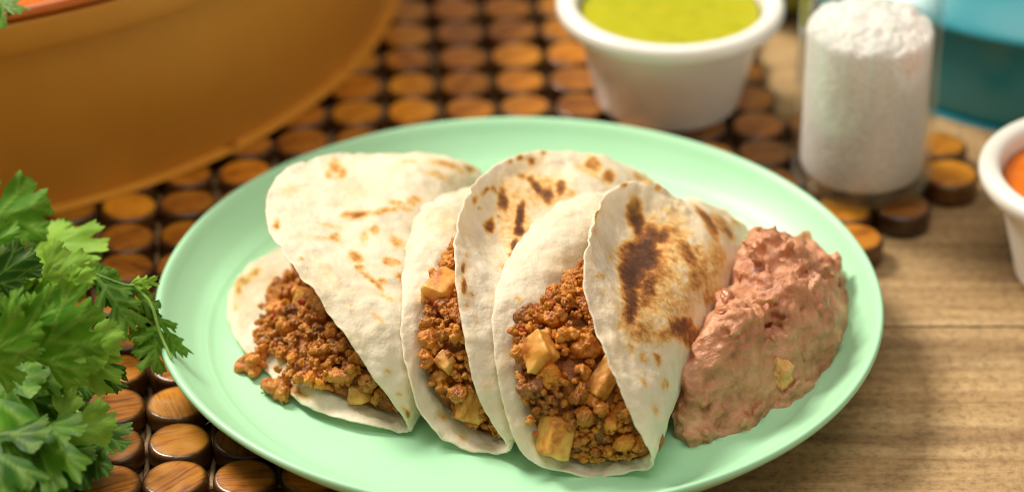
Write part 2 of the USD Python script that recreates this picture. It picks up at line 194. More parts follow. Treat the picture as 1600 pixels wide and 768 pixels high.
# wooden discs: straight grain across each disc, dark varnished rim
def disc_mat(name, dark, mid, light):
    return mat(name, {
        'tc': ('texture_coordinate', {}), 'm': ('mapping', {'scale': (50, 820, 50)}), 'oi': ('object_info', {}), 'ov': ('combine_xyz', {}), 'om': ('math', {'math_type': 'multiply', 'value2': 37.0}), 'av': ('vector_math', {'math_type': 'add'}),
        'n': ('noise_texture', {'scale': 1.0, 'detail': 3, 'roughness': .65, 'distortion': .4}),
        'm2': ('mapping', {'scale': (1, 1, .3)}), 'n2': ('noise_texture', {'scale': 130, 'detail': 3}), 'mx': ('mix_float', {'fac': .38}),
        'r': ('rgb_ramp', {'ramp': [(.36, dark), (.48, mid), (.60, light)]}),
        'sx': ('separate_xyz', {}), 'x2': ('math', {'math_type': 'multiply'}), 'y2': ('math', {'math_type': 'multiply'}), 'rr': ('math', {'math_type': 'add'}), 'rq': ('math', {'math_type': 'sqrt'}),
        'nz': ('noise_texture', {'scale': 320, 'detail': 3}), 'nm': ('math', {'math_type': 'multiply', 'value2': .0016}), 're': ('math', {'math_type': 'add'}),
        'e': ('map_range', {'range_type': 'smoothstep', 'from_min': .0085, 'from_max': .0104, 'to_min': 0, 'to_max': .86, 'clamp': True}),
        'mc': ('mix_color', {'b': (.028, .010, .003)}), 'h': ('hsv', {'hue': .5, 'saturation': 1, 'fac': 1}), 'mr': ('map_range', {'to_min': .6, 'to_max': 1.3}),
        'b': ('bump', {'strength': .5, 'distance': .0004}), 'p': ('principled_bsdf', {'roughness': .36, 'coat_weight': .35, 'coat_roughness': .22})},
        [('tc.object', 'm.vector'), ('oi.random', 'om.value1'), ('om.value', 'ov.x'), ('om.value', 'ov.y'), ('m.vector', 'av.vector1'), ('ov.vector', 'av.vector2'), ('av.vector', 'n.vector'),
         ('tc.object', 'm2.vector'), ('m2.vector', 'n2.vector'), ('n.fac', 'mx.a'), ('n2.fac', 'mx.b'), ('mx.result', 'r.fac'),
         ('tc.object', 'sx.vector'), ('sx.x', 'x2.value1'), ('sx.x', 'x2.value2'), ('sx.y', 'y2.value1'), ('sx.y', 'y2.value2'), ('x2.value', 'rr.value1'), ('y2.value', 'rr.value2'), ('rr.value', 'rq.value1'),
         ('tc.object', 'nz.vector'), ('nz.fac', 'nm.value1'), ('rq.value', 're.value1'), ('nm.value', 're.value2'), ('re.value', 'e.value'), ('e.result', 'mc.fac'), ('r.color', 'mc.a'),
         ('oi.random', 'mr.value'), ('mr.result', 'h.value'), ('mc.result', 'h.color'), ('h.color', 'p.base_color'), ('n.fac', 'b.height'), ('b.normal', 'p.normal')])
M['disc'] = [disc_mat('amber_wood', (.18, .046, .003), (.50, .165, .009), (.62, .245, .018)), disc_mat('brown_wood', (.10, .028, .004), (.31, .10, .008), (.43, .16, .018)), disc_mat('golden_wood', (.34, .10, .006), (.60, .225, .012), (.68, .285, .022))]

# weathered tabletop: grain runs along x
M['plank'] = mat('weathered_planks', {
    'tc': ('texture_coordinate', {}), 'm': ('mapping', {'scale': (9, 150, 20)}), 'n': ('noise_texture', {'scale': 1, 'detail': 6, 'roughness': .6, 'distortion': .6}),
    'm2': ('mapping', {'scale': (3, 34, 8)}), 'n2': ('noise_texture', {'scale': 1, 'detail': 3, 'distortion': .5}), 'n3': ('noise_texture', {'scale': 330, 'detail': 5, 'roughness': .7}),
    'r': ('rgb_ramp', {'ramp': [(.26, (.20, .115, .05)), (.38, (.36, .22, .095)), (.55, (.47, .31, .145)), (.75, (.58, .42, .23))]}),
    'r2': ('rgb_ramp', {'ramp': [(.3, (.62, .60, .58)), (.55, (1, 1, 1)), (.75, (1.12, 1.08, 1.0))]}), 'r3': ('rgb_ramp', {'ramp': [(.34, (.60, .57, .52)), (.5, (.96, .95, .93)), (.66, (1.12, 1.12, 1.12))]}),
    'x': ('mix_color', {'blend_type': 'multiply', 'fac': .9, 'use_clamp': False}), 'x2': ('mix_color', {'blend_type': 'multiply', 'fac': .9}),
    'a': ('math', {'math_type': 'add'}), 'b': ('bump', {'strength': .55, 'distance': .0012}), 'p': ('principled_bsdf', {'roughness': .62})},
    [('tc.object', 'm.vector'), ('m.vector', 'n.vector'), ('tc.object', 'm2.vector'), ('m2.vector', 'n2.vector'), ('tc.object', 'n3.vector'), ('n.fac', 'r.fac'), ('n2.fac', 'r2.fac'), ('n3.fac', 'r3.fac'),
     ('r.color', 'x.a'), ('r2.color', 'x.b'), ('x.result', 'x2.a'), ('r3.color', 'x2.b'), ('x2.result', 'p.base_color'), ('n.fac', 'a.value1'), ('n3.fac', 'a.value2'), ('a.value', 'b.height'), ('b.normal', 'p.normal')])

# flour tortilla: cream dough, toasted where the mesh's own "char" value is high
M['tortilla'] = mat('flour_tortilla', {
    'tc': ('texture_coordinate', {}), 'at': ('attribute', {'attribute': 'char'}),
    'n': ('noise_texture', {'scale': 420, 'detail': 6, 'roughness': .68}), 'nm': ('map_range', {'from_min': .30, 'from_max': .70, 'to_min': -.20, 'to_max': .20}),
    'am': ('map_range', {'range_type': 'smoothstep', 'from_min': .05, 'from_max': .35, 'to_min': 0, 'to_max': 1}), 'nn': ('math', {'math_type': 'multiply'}), 'sum': ('math', {'math_type': 'add', 'use_clamp': True}),
    'r': ('rgb_ramp', {'ramp': [(0, (.80, .685, .505)), (.16, (.79, .61, .38)), (.32, (.76, .45, .16)), (.5, (.54, .22, .05)), (.72, (.20, .065, .016)), (1, (.06, .022, .009))]}),
    'n2': ('noise_texture', {'scale': 70, 'detail': 4}), 'r2': ('rgb_ramp', {'ramp': [(.32, (.90, .86, .78)), (.55, (1, 1, 1)), (.75, (1.0, .99, .96))]}),
    'x': ('mix_color', {'blend_type': 'multiply', 'fac': 1}),
    'nb': ('noise_texture', {'scale': 330, 'detail': 5, 'roughness': .6}), 'nb2': ('noise_texture', {'scale': 90, 'detail': 2}), 'ad': ('math', {'math_type': 'multiply_add', 'value2': 2.0}),
    'b': ('bump', {'strength': .75, 'distance': .0009}),
    'p': ('principled_bsdf', {'roughness': .58, 'specular_ior_level': .35, 'subsurface_weight': .22, 'subsurface_scale': .003, 'subsurface_radius': (1, .6, .3)})},
    [('tc.object', 'n.vector'), ('tc.object', 'n2.vector'), ('tc.object', 'nb.vector'), ('tc.object', 'nb2.vector'), ('n.fac', 'nm.value'), ('at.fac', 'am.value'), ('nm.result', 'nn.value1'), ('am.result', 'nn.value2'),
     ('nn.value', 'sum.value1'), ('at.fac', 'sum.value2'), ('sum.value', 'r.fac'), ('n2.fac', 'r2.fac'), ('r.color', 'x.a'), ('r2.color', 'x.b'), ('x.result', 'p.base_color'),
     ('nb2.fac', 'ad.value1'), ('nb.fac', 'ad.value3'), ('ad.value', 'b.height'), ('b.normal', 'p.normal')])

# cilantro: translucent blades with pale veins carried by the mesh
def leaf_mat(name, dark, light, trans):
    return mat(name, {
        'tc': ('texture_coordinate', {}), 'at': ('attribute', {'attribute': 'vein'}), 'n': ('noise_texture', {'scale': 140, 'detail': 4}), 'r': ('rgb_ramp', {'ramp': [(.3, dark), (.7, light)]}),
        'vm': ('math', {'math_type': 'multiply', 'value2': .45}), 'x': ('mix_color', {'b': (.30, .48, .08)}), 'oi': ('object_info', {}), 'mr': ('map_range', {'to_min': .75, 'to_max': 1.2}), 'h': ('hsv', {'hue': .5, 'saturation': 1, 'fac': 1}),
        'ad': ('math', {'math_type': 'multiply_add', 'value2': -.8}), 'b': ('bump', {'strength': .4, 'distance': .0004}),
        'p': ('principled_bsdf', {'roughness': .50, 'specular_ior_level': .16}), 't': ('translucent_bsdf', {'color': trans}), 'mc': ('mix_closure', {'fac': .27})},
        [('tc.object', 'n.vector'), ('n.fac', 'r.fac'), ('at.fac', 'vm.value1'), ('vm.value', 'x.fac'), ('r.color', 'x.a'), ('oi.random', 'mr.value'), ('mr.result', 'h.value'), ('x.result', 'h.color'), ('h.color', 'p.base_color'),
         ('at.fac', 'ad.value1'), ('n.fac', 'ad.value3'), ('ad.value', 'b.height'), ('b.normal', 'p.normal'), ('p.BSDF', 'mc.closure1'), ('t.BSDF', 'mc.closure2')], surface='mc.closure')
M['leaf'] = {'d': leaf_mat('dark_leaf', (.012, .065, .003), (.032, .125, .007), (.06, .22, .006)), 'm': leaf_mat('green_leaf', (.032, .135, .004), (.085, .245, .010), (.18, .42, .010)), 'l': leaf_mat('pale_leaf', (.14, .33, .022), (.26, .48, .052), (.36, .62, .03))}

# ------------------------------------------------------------------ the setting: tabletop of weathered planks
table = tag(thing('tabletop'), 'weathered brown wooden tabletop under everything', 'table', kind='structure')
rng = np.random.default_rng(3)
y = -.62
for k in range(9):
    w = .148 if k % 2 else .172
    p = trimesh.creation.box((2.4, w - .0005, .03)); p.apply_translation((0, y + w / 2, -.015 - (.0004 if k % 2 else 0)))
    p = p.subdivide_to_size(.25)
    obj('plank', p, M['plank'], table, smooth=False); y += w

# ------------------------------------------------------------------ mat of wooden discs
DISC_Z, PITCH_D, YAW = .008, .0205, .0779
GO = np.array([-.1274, .0953]); ex = np.array([math.cos(YAW), math.sin(YAW)]); ey = np.array([-math.sin(YAW), math.cos(YAW)])
disc_mat_thing = tag(thing('disc_mat'), 'table mat of round dark amber wooden discs lying under the plate and the brown pot', 'mat')
def disc_mesh(r, h, seed):
    g = np.random.default_rng(seed)
    m = lathe([(0, 0), (r * .9, 0), (r * .98, h * .1), (r, h * .3), (r * 1.0, h * .72), (r * .985, h * .86), (r * .945, h * .96), (r * .86, h), (r * .5, h * 1.004), (0, h * 1.0)], 40)
    v = m.vertices; a = np.arctan2(v[:, 1], v[:, 0])
    v[:, :2] *= (1 + .012 * np.cos(2 * a + g.uniform(0, 6)) + .008 * np.cos(3 * a + g.uniform(0, 6)))[:, None]
    v[:, 2] += (meshkit.noise(v * 260 + seed) - .5) * .0004 * (v[:, 2] > h * .5)
    m.vertices = v
    return m
DM = [disc_mesh(.01015, DISC_Z, s) for s in range(5)]
last_col = lambda j: 11 if j <= -2 else 12 if j == -1 else 14 if j in (0, 1) else 13 if j == 2 else 12 if j == 3 else 11 if j == 4 else 9 if j < 7 else 7
rng = np.random.default_rng(11)
ndisc = 0
for j in range(-8, 11):
    for i in range(-3, last_col(j) + 1):
        c = GO + ex * (i - .5) * PITCH_D * (1 + .0012 * max(i, 0)) - ey * (j - .5) * PITCH_D + rng.normal(0, .00028, 2)
        if np.hypot(*c) < .078 or np.hypot(c[0] + .262, c[1] - .275) < .14: continue
        if j <= -7 and i < 2: continue
        k = rng.choice(3, p=[.45, .33, .22])
        obj('disc', DM[rng.integers(5)], M['disc'][k], disc_mat_thing, loc=(c[0], c[1], .0003 + rng.uniform(0, .0005)), tilt=rng.normal(0, 1.3, 2), scale=rng.normal(1, .025), rotz=rng.normal(22, 22) if rng.random() < .75 else rng.uniform(0, 180))
        ndisc += 1
for j in range(-8, 11):            # cord threaded through each row of discs
    a = GO + ex * (-3.6) * PITCH_D - ey * (j - .5) * PITCH_D; b = GO + ex * (last_col(j) - .3) * PITCH_D - ey * (j - .5) * PITCH_D
    t = np.linspace(0, 1, 60)[:, None]; P = np.c_[a + (b - a) * t, np.full(60, .0042)]; P[:, 2] += .0003 * np.sin(np.arange(60) * 1.7)
    obj('cord', tube(P, .0007, 6), M['thread'], disc_mat_thing)
for i in range(-2, 12):            # and between the rows
    a = GO + ex * i * PITCH_D * (1 + .0012 * max(i, 0)) - ey * (-8) * PITCH_D; b = a - ey * (17.4 if i < 7 else 13 if i < 9 else 11) * PITCH_D
    t = np.linspace(0, 1, 50)[:, None]; P = np.c_[a + (b - a) * t, np.full(50, .0016)]; P[:, 0] += .0004 * np.sin(np.arange(50) * 2.3 + i)
    obj('cord', tube(P, .0009, 6), M['thread'], disc_mat_thing)
for (x0, y0, x1, y1) in ((322, 662, 336, 652), (354, 680, 360, 670)):
    p, q = at(x0, y0, .0095), at(x1, y1, .013)
    obj('loose_thread', tube(spline([p, (p + q) / 2 + [.0006, 0, .0006], q], 9), .00012, 5), M['white_thread'], disc_mat_thing)

# ------------------------------------------------------------------ mint plate
R = .1169; z0 = DISC_Z + .0004
prof = [(0, .0115), (.04, .0115), (.075, .0116), (.09, .0119), (.0955, .0124), (.0985, .0133), (.1005, .0144), (.1020, .0150), (.1050, .0165), (.1085, .0193), (.1115, .0222), (.1133, .0243), (.1146, .0257), (.1156, .0263), (.1164, .0262), (.1169, .0256), (.1170, .0248), (.1166, .0240),
        (.1150, .0226), (.1120, .0193), (.1080, .0158), (.1035, .0126), (.098, .0104), (.090, .0095), (.080, .0092), (.079, .0086), (.078, .0084), (.074, .0084), (.073, .0090), (.04, .0092), (0, .0092)]
pr = np.array(prof); tt = np.linspace(0, len(pr) - 1, 120)
pr2 = spline(pr, 150)
pr2[0, 0] = pr2[-1, 0] = 0; pr2[:, 0] = np.maximum(pr2[:, 0], 0)
plate = obj('plate', lathe([tuple(q) for q in pr2], 220), M['plate'])
tag(plate, 'round mint green plate holding three tacos and refried beans', 'plate')

# ------------------------------------------------------------------ tacos
DEG = 9
IJ = [(i, j) for i in range(DEG + 1) for j in range(DEG + 1 - i)]
def cheb(x):
    T, D = [np.ones_like(x), x], [np.zeros_like(x), np.ones_like(x)]
    for k in range(2, DEG + 1):
        T.append(2 * x * T[-1] - T[-2]); D.append(2 * T[-2] + 2 * x * D[-1] - D[-2])
    return T, D
class Fold:
    """a folded tortilla: flat disc coordinates u (along the fold), v (across it) -> space"""
    def __init__(s, key):
        s.R, c = TORTILLA[key]; s.c = np.array(c) * 1e-5; s.key = key
    def p(s, u, v, normal=False):
        u, v = np.asarray(u, float), np.asarray(v, float)
        (A, DA), (B, DB) = cheb(u), cheb(v)
        X = sum((A[i] * B[j])[..., None] * s.c[k] for k, (i, j) in enumerate(IJ))
        if not normal: return X
        Xu = sum((DA[i] * B[j])[..., None] * s.c[k] for k, (i, j) in enumerate(IJ)); Xv = sum((A[i] * DB[j])[..., None] * s.c[k] for k, (i, j) in enumerate(IJ))
        n = np.cross(Xu, Xv); n /= np.linalg.norm(n, axis=-1, keepdims=True) + 1e-15
        return X, n
def spots(key, table, u, v, seed):
    q = np.zeros_like(u)
    P = np.stack([u, v, np.full_like(u, seed)], -1)
    wob = .55 * (meshkit.fbm(P * 22, 3, seed) - .5); wob2 = .55 * (meshkit.fbm(P * 22 + 50, 3, seed) - .5)
    for (a, b, m00, m01, m10, m11, st) in table[key]:
        du, dv = u - a, v - b
        x, y = m00 * du + m01 * dv + wob * 1.2, m10 * du + m11 * dv + wob2 * 1.2
        d = x * x + y * y
        q = np.maximum(q, st * np.exp(-np.clip(d, 0, 12) ** 1.7 * .62))
    return q
def tortilla(key, seed, thick=.0015):
    F = Fold(key)
    nr, ns = 96, 400
    rr = np.linspace(0, 1, nr + 1) ** .92; ph = np.arange(ns) * 2 * np.pi / ns
    edge = 1 + .010 * (meshkit.fbm(np.c_[np.cos(ph) * 3, np.sin(ph) * 3, ph * 0 + seed], 4, seed) - .5) * 2
    edge += .006 * (meshkit.fbm(np.c_[np.cos(ph) * 14, np.sin(ph) * 14, ph * 0 + seed], 2, seed + 5) - .5) * 2
    U = [0.0]; V = [0.0]; E = [0.0]
    for r in rr[1:]:
        k = r * (1 + (edge - 1) * r ** 6)
        U += list(-np.cos(ph) * k); V += list(np.sin(ph) * k); E += [r] * ns
    U, V, E = map(np.array, (U, V, E))
    X, N = F.p(U, V, True)
    P = np.stack([U, V, U * 0 + seed], -1)
    bump = (meshkit.fbm(P * 5, 3, seed) - .5) * .0026 + (meshkit.fbm(P * 16, 3, seed + 2) - .5) * .0017 * (.35 + E ** 4)
    X = X + N * bump[:, None]
    h = thick * (.5 + .12 * (meshkit.fbm(P * 9, 3, seed + 3) - .5) * 2) * np.sqrt(np.clip(1 - (E ** 14) * .8, .05, 1))
    top, bot = X + N * h[:, None], X - N * h[:, None]
    f = []
    for j in range(ns): f.append((0, 1 + j, 1 + (j + 1) % ns))
    f = np.array(f); idx = np.arange(nr * ns).reshape(nr, ns) + 1
    a, b, c, d = idx[:-1], np.roll(idx[:-1], -1, 1), np.roll(idx[1:], -1, 1), idx[1:]
    q = np.vstack([f, np.c_[a.ravel(), d.ravel(), c.ravel()], np.c_[a.ravel(), c.ravel(), b.ravel()]])
    n = len(U); outer = idx[-1]
    # rounded rim: one extra ring midway, pushed outwards
    tdir = X[outer] - X[idx[-2]]; tdir /= np.linalg.norm(tdir, axis=1, keepdims=True)
    rim = X[outer] + tdir * thick * .22
    k = 2 * n + np.arange(ns); o2 = np.roll(outer, -1); k2 = np.roll(k, -1)
    rimf = np.vstack([np.c_[outer, k, k2], np.c_[outer, k2, o2], np.c_[k, outer + n, o2 + n], np.c_[k, o2 + n, k2]])
    v = np.vstack([top, bot, rim]); fa = np.vstack([q, q[:, ::-1] + n, rimf])
    m = trimesh.Trimesh(v, fa, process=False)
    # which side faces outwards at the raised flap: away from the fold's inside
    mid_in = F.p(np.array([0.]), np.array([-.5]))[0]; pu, nu = F.p(np.array([0.]), np.array([.5]), True)
    top_is_out = np.dot(nu[0], pu[0] - mid_in) > 0
    co = spots(key, SPOTS_OUT, U, V, seed) + .10 * np.clip(meshkit.fbm(P * 11, 4, seed + 9) - .60, 0, 1) * 6 * np.clip(E, .3, 1)
    ci = spots(key, SPOTS_IN, U, V, seed + 1) + .08 * np.clip(meshkit.fbm(P * 9, 4, seed + 19) - .62, 0, 1) * 6
    ct, cb = (co, ci) if top_is_out else (ci, co)
    char = np.concatenate([ct, cb, np.maximum(co[outer] * .8, 0)])
    return F, m, char, (1 if top_is_out else -1)

def crumble(seed):
    """a lump of ground meat: grains of unequal size pressed together"""
    g = np.random.default_rng(seed); n = g.integers(4, 9)
    P = [np.zeros(3)]; Rr = [g.uniform(.42, .62)]
    for k in range(n):
        d = g.normal(size=3) * [1, 1, .8]; d /= np.linalg.norm(d); b = g.integers(len(P)); r = g.uniform(.20, .46)
        P.append(P[b] + d * (Rr[b] + r) * .72); Rr.append(r)
    P = np.array(P); P -= P.mean(0); N = 30; lim = np.abs(P).max() + .62; ax = np.linspace(-lim, lim, N); G = np.stack(np.meshgrid(ax, ax, ax, indexing='ij'), -1)
    D = np.linalg.norm(G[..., None, :] - P, axis=-1) - np.array(Rr); f = -np.log(np.exp(-D * 9).sum(-1)) / 9
    f = f + (meshkit.fbm(G * 2.6 + seed * 3.1, 3, seed) - .5) * .55 + (meshkit.fbm(G * 8 + seed, 2, seed + 3) - .5) * .22
    m = surface_net(f, -lim, ax[1] - ax[0]); v = np.array(m.vertices); v *= 1 / np.sqrt((v ** 2).sum(1).mean())
    return v @ rnd3(g).T, np.array(m.faces)
CR = [crumble(100 + k) for k in range(22)]
def crumble_at(p, size, rng):
    v, f = CR[rng.integers(len(CR))]
    return trimesh.Trimesh(v @ rnd3(rng).T * size + p, f, process=False)
def potato_at(p, size, rng, rot=None):
    """a diced piece: an uneven cut block, its edges worn soft"""
    c = np.array([(x, y, z) for x in (-.5, .5) for y in (-.5, .5) for z in (-.5, .5)]) + rng.normal(0, .085, (8, 3))
    c = np.vstack([c, c[rng.integers(8, size=3)] * rng.uniform(.3, .9, (3, 3)) * 1.15])
    lim = .85; N = 34; ax = np.linspace(-lim, lim, N); G = np.stack(np.meshgrid(ax, ax, ax, indexing='ij'), -1)
    h = trimesh.convex.convex_hull(c); D = G.reshape(-1, 3) @ h.face_normals.T - (h.face_normals * h.triangles_center).sum(1)
    f = (np.log(np.exp(np.clip(D * 34, -80, 80)).sum(1)) / 34).reshape(G.shape[:3]); s = rng.uniform(0, 60)
    f = f + (meshkit.fbm(G * 2.5 + s, 3, 1) - .5) * .13 + (meshkit.fbm(G * 8 + s, 2, 2) - .5) * .05 + .03
    m = surface_net(f, -lim, ax[1] - ax[0]); v = np.array(m.vertices) * np.asarray(size) * .86
    return trimesh.Trimesh(v @ (rnd3(rng) if rot is None else rot).T + p, m.faces, process=False)
FILL = {  # u -> how far up the lower flap the filling reaches; the raised flap side; swell towards the opening
    'A': ([-.88, -.82, -.74, -.56, -.42, -.23, 0, .14, .5], [.18, .42, .58, .74, .80, .81, .79, .70, .36], [.08, .22, .32, .42, .46, .48, .48, .44, .22], .0030),
    'B': ([-.90, -.87, -.82, -.79, -.69, -.49, -.31, -.18, -.05, .3], [.06, .16, .27, .42, .61, .73, .76, .73, .55, .28], [.06, .14, .24, .34, .42, .48, .50, .48, .42, .22], .006),
    'C': ([-.93, -.91, -.86, -.76, -.69, -.62, -.52, -.38, -.2, -.05, .3], [.08, .22, .36, .50, .61, .70, .75, .75, .71, .58, .28], [.06, .16, .26, .38, .45, .50, .54, .55, .54, .48, .25], .007)}
TACO_LABEL = {'A': 'leftmost taco lying on its side with pale flap and meat spilling over the plate', 'B': 'middle taco with small black spots on its flap, standing between the other two', 'C': 'taco with a big dark scorched patch, leaning against the refried beans'}
def build_taco(key, seed, potatoes, n_big, grain=1.0):
    n_big = int(n_big * 1.15)
    F, m, char, so = tortilla(key, seed)
    t = tag(thing('taco'), TACO_LABEL[key], 'taco', 'folded tacos on the mint plate')
    obj('tortilla', m, M['tortilla'], t, smooth=True, char=char)
    us, ax, bx, swell = FILL[key]
    A_, B_ = (lambda u: np.interp(u, us, ax)), (lambda u: np.interp(u, us, bx))
    def inner(u, v, off):
        X, N = F.p(u, v, True); return X - so * N * off
    def S(u, w, lift=0.0):
        u, w = np.asarray(u, float), np.asarray(w, float)
        L, Q, K = inner(u, -A_(u), .0025), inner(u, B_(u), .0025), inner(u, u * 0, .002)
        ch = L + (Q - L) * w[..., None]; nb = (L + Q) / 2 - K; nb /= np.linalg.norm(nb, axis=-1, keepdims=True) + 1e-9
        env = np.sin(np.pi * np.clip(w, 0, 1)) ** .7 * np.clip(np.minimum((u - us[0]) / .2, (us[-1] - u) / .2), 0, 1)
        return ch + nb * ((swell * env + lift)[..., None]), nb
    # bed of fine meat: closed loft between the heap's surface and the trough
    nu_, nw = 120, 64; uu = np.linspace(us[0], us[-1], nu_); ring = []
    for u in uu:
        w = np.linspace(0, 1, nw); topp, _ = S(np.full(nw, u), w, -.0036)
        vv = np.linspace(B_(u), -A_(u), nw)[1:-1]; botp = inner(np.full(nw - 2, u), vv, .0016)
        ring.append(np.vstack([topp, botp]))
    ring = np.array(ring); k = ring.shape[1]; v = ring.reshape(-1, 3); f = []
    for i in range(nu_ - 1):
        for j in range(k):
            j2 = (j + 1) % k; f += [(i * k + j, i * k + j2, (i + 1) * k + j2), (i * k + j, (i + 1) * k + j2, (i + 1) * k + j)]
    v = v + 0; istop = np.tile(np.arange(k) < nw, nu_)
    v[istop] += (meshkit.fbm(v[istop] * 260, 4, seed)[:, None] - .55) * .006 * S(np.repeat(uu, nw), np.tile(np.linspace(0, 1, nw), nu_))[1]
    bed = trimesh.Trimesh(v, np.array(f), process=False)
    fill = obj('filling', bed, M['meat_dark_gaps'], t)  # bed coloured dark to stand in for shade between the crumbles
    rng = np.random.default_rng(seed * 13)
    pots = []
    gu, gw = np.meshgrid(np.linspace(us[0], us[-1], 60), np.linspace(0, 1, 50)); gp = S(gu.ravel(), gw.ravel(), .002)[0]
    for (px, py, lift, size, tiltz) in potatoes:
        e = at(px, py, .03) - EYE; e /= np.linalg.norm(e); dd = np.linalg.norm(np.cross(gp - EYE, e), axis=1); k = dd.argmin()
        p, nb = S(gu.ravel()[k:k + 1], gw.ravel()[k:k + 1], lift); p, nb = p[0], nb[0]; pots.append((p, max(size)))
        zz = nb + np.array([0, -.5, .3]); zz /= np.linalg.norm(zz); xx = np.cross([0, 0, 1.0], zz); xx /= np.linalg.norm(xx); yy = np.cross(zz, xx)
        ca, sa = math.cos(tiltz), math.sin(tiltz); B3 = np.c_[xx * ca + yy * sa, yy * ca - xx * sa, zz] @ trimesh.transformations.euler_matrix(rng.normal(0, .25), rng.normal(0, .25), 0)[:3, :3]
        obj('potato_cube', potato_at(p, size, rng, B3), M['potato'], fill)
    from scipy.spatial import cKDTree
    fu, fv = np.meshgrid(np.linspace(-1, 1, 90), np.linspace(-1, 1, 90)); kk = fu ** 2 + fv ** 2 <= 1; fu, fv = fu[kk], fv[kk]
    shell, shn = F.p(fu, fv, True); shn = shn * so; tree = cKDTree(shell)
    def clear(p, r):                    # on the inner side of the tortilla, not poking through it
        d, i = tree.query(p, k=6); sgn = ((p - shell[i]) * shn[i]).sum(1)
        return (sgn < -r).all() or d.min() > r * 2.5
    placed = []; tries = 0
    while len(placed) < n_big and tries < 14000:
        tries += 1
        u = rng.uniform(us[0] + .02, us[-1] - .08); w = rng.uniform(.0, .88); size = rng.choice([.0013, .0020, .0028, .0038], p=[.34, .28, .22, .16]) * rng.uniform(.88, 1.12) * grain
        p = S(np.array([u]), np.array([w]), rng.uniform(-.0022, .0030) * (1 if w < .65 else .3))[0][0]
        if A_(u) < .2 and size > .0030: continue
        if not clear(p, size * .62 + .0014): continue
        if any(np.linalg.norm(p - q) < .70 * (size + r) for q, r in placed) or any(np.linalg.norm(p - q) < r * .30 + size * .30 for q, r in pots): continue
        placed.append((p, size))
        obj('meat_crumble', crumble_at(p, size, rng), M['meat'] if rng.random() < .8 else M['meat_dark_gaps'], fill)
    small = []
    for q in range(300):
        u = rng.uniform(us[0] - .01, us[-1] - .1); w = rng.uniform(-.03, .9)
        p = S(np.array([u]), np.array([w]), rng.uniform(0, .0028))[0][0]
        if not clear(p, .0024): continue
        if any(np.linalg.norm(p - c) < r * .72 for c, r in pots): continue
        v_, f_ = CR[rng.integers(len(CR))]
        small.append(trimesh.Trimesh(v_ @ rnd3(rng).T * rng.uniform(.0007, .0015) + p, f_, process=False))
    tag(obj('fine_meat', trimesh.util.concatenate(small), M['meat'], fill), kind='stuff')
    for q in range(5):
        u = rng.uniform(-.65, 0); w = rng.uniform(.1, .5); p = S(np.array([u]), np.array([w]), .002)[0][0]
        if not clear(p, .0015): continue
        obj('chili_bit', crumble_at(p, .0011, rng), M['chili'], fill)
    return F, S
FA, SA = build_taco('A', 21, [(548, 618, -.001, (.010, .007, .006), .5), (455, 470, -.003, (.009, .008, .008), 0)], 235, .88)
FB, SB = build_taco('B', 34, [(688, 442, 0, (.012, .013, .010), .3), (728, 640, .0012, (.010, .013, .010), .3), (690, 560, 0, (.007, .006, .006), 0)], 190)
FC, SC = build_taco('C', 47, [(838, 540, .0006, (.013, .010, .009), -.5), (936, 588, .0006, (.007, .014, .007), -.1), (862, 684, .0016, (.011, .015, .010), .25)], 200)

rng = np.random.default_rng(77)
for n, (px, py, z, sz, lab) in enumerate([(392, 568, .0150, .0040, 'brown meat crumble fallen on the plate, farther left of the two beside the leftmost taco'), (434, 605, .0148, .0044, 'brown meat crumble hanging over the near edge of the leftmost taco')]):
    p = at(px, py, z); ms = [crumble_at(p, sz, rng), crumble_at(p + [.0035, .0045, .0012], sz * .7, rng), crumble_at(p + [.0012, -.0022, -.0008], sz * .6, rng)]
    tag(obj('meat_crumble', trimesh.util.concatenate(ms), M['meat']), lab, 'meat crumble', 'fallen meat crumbles')

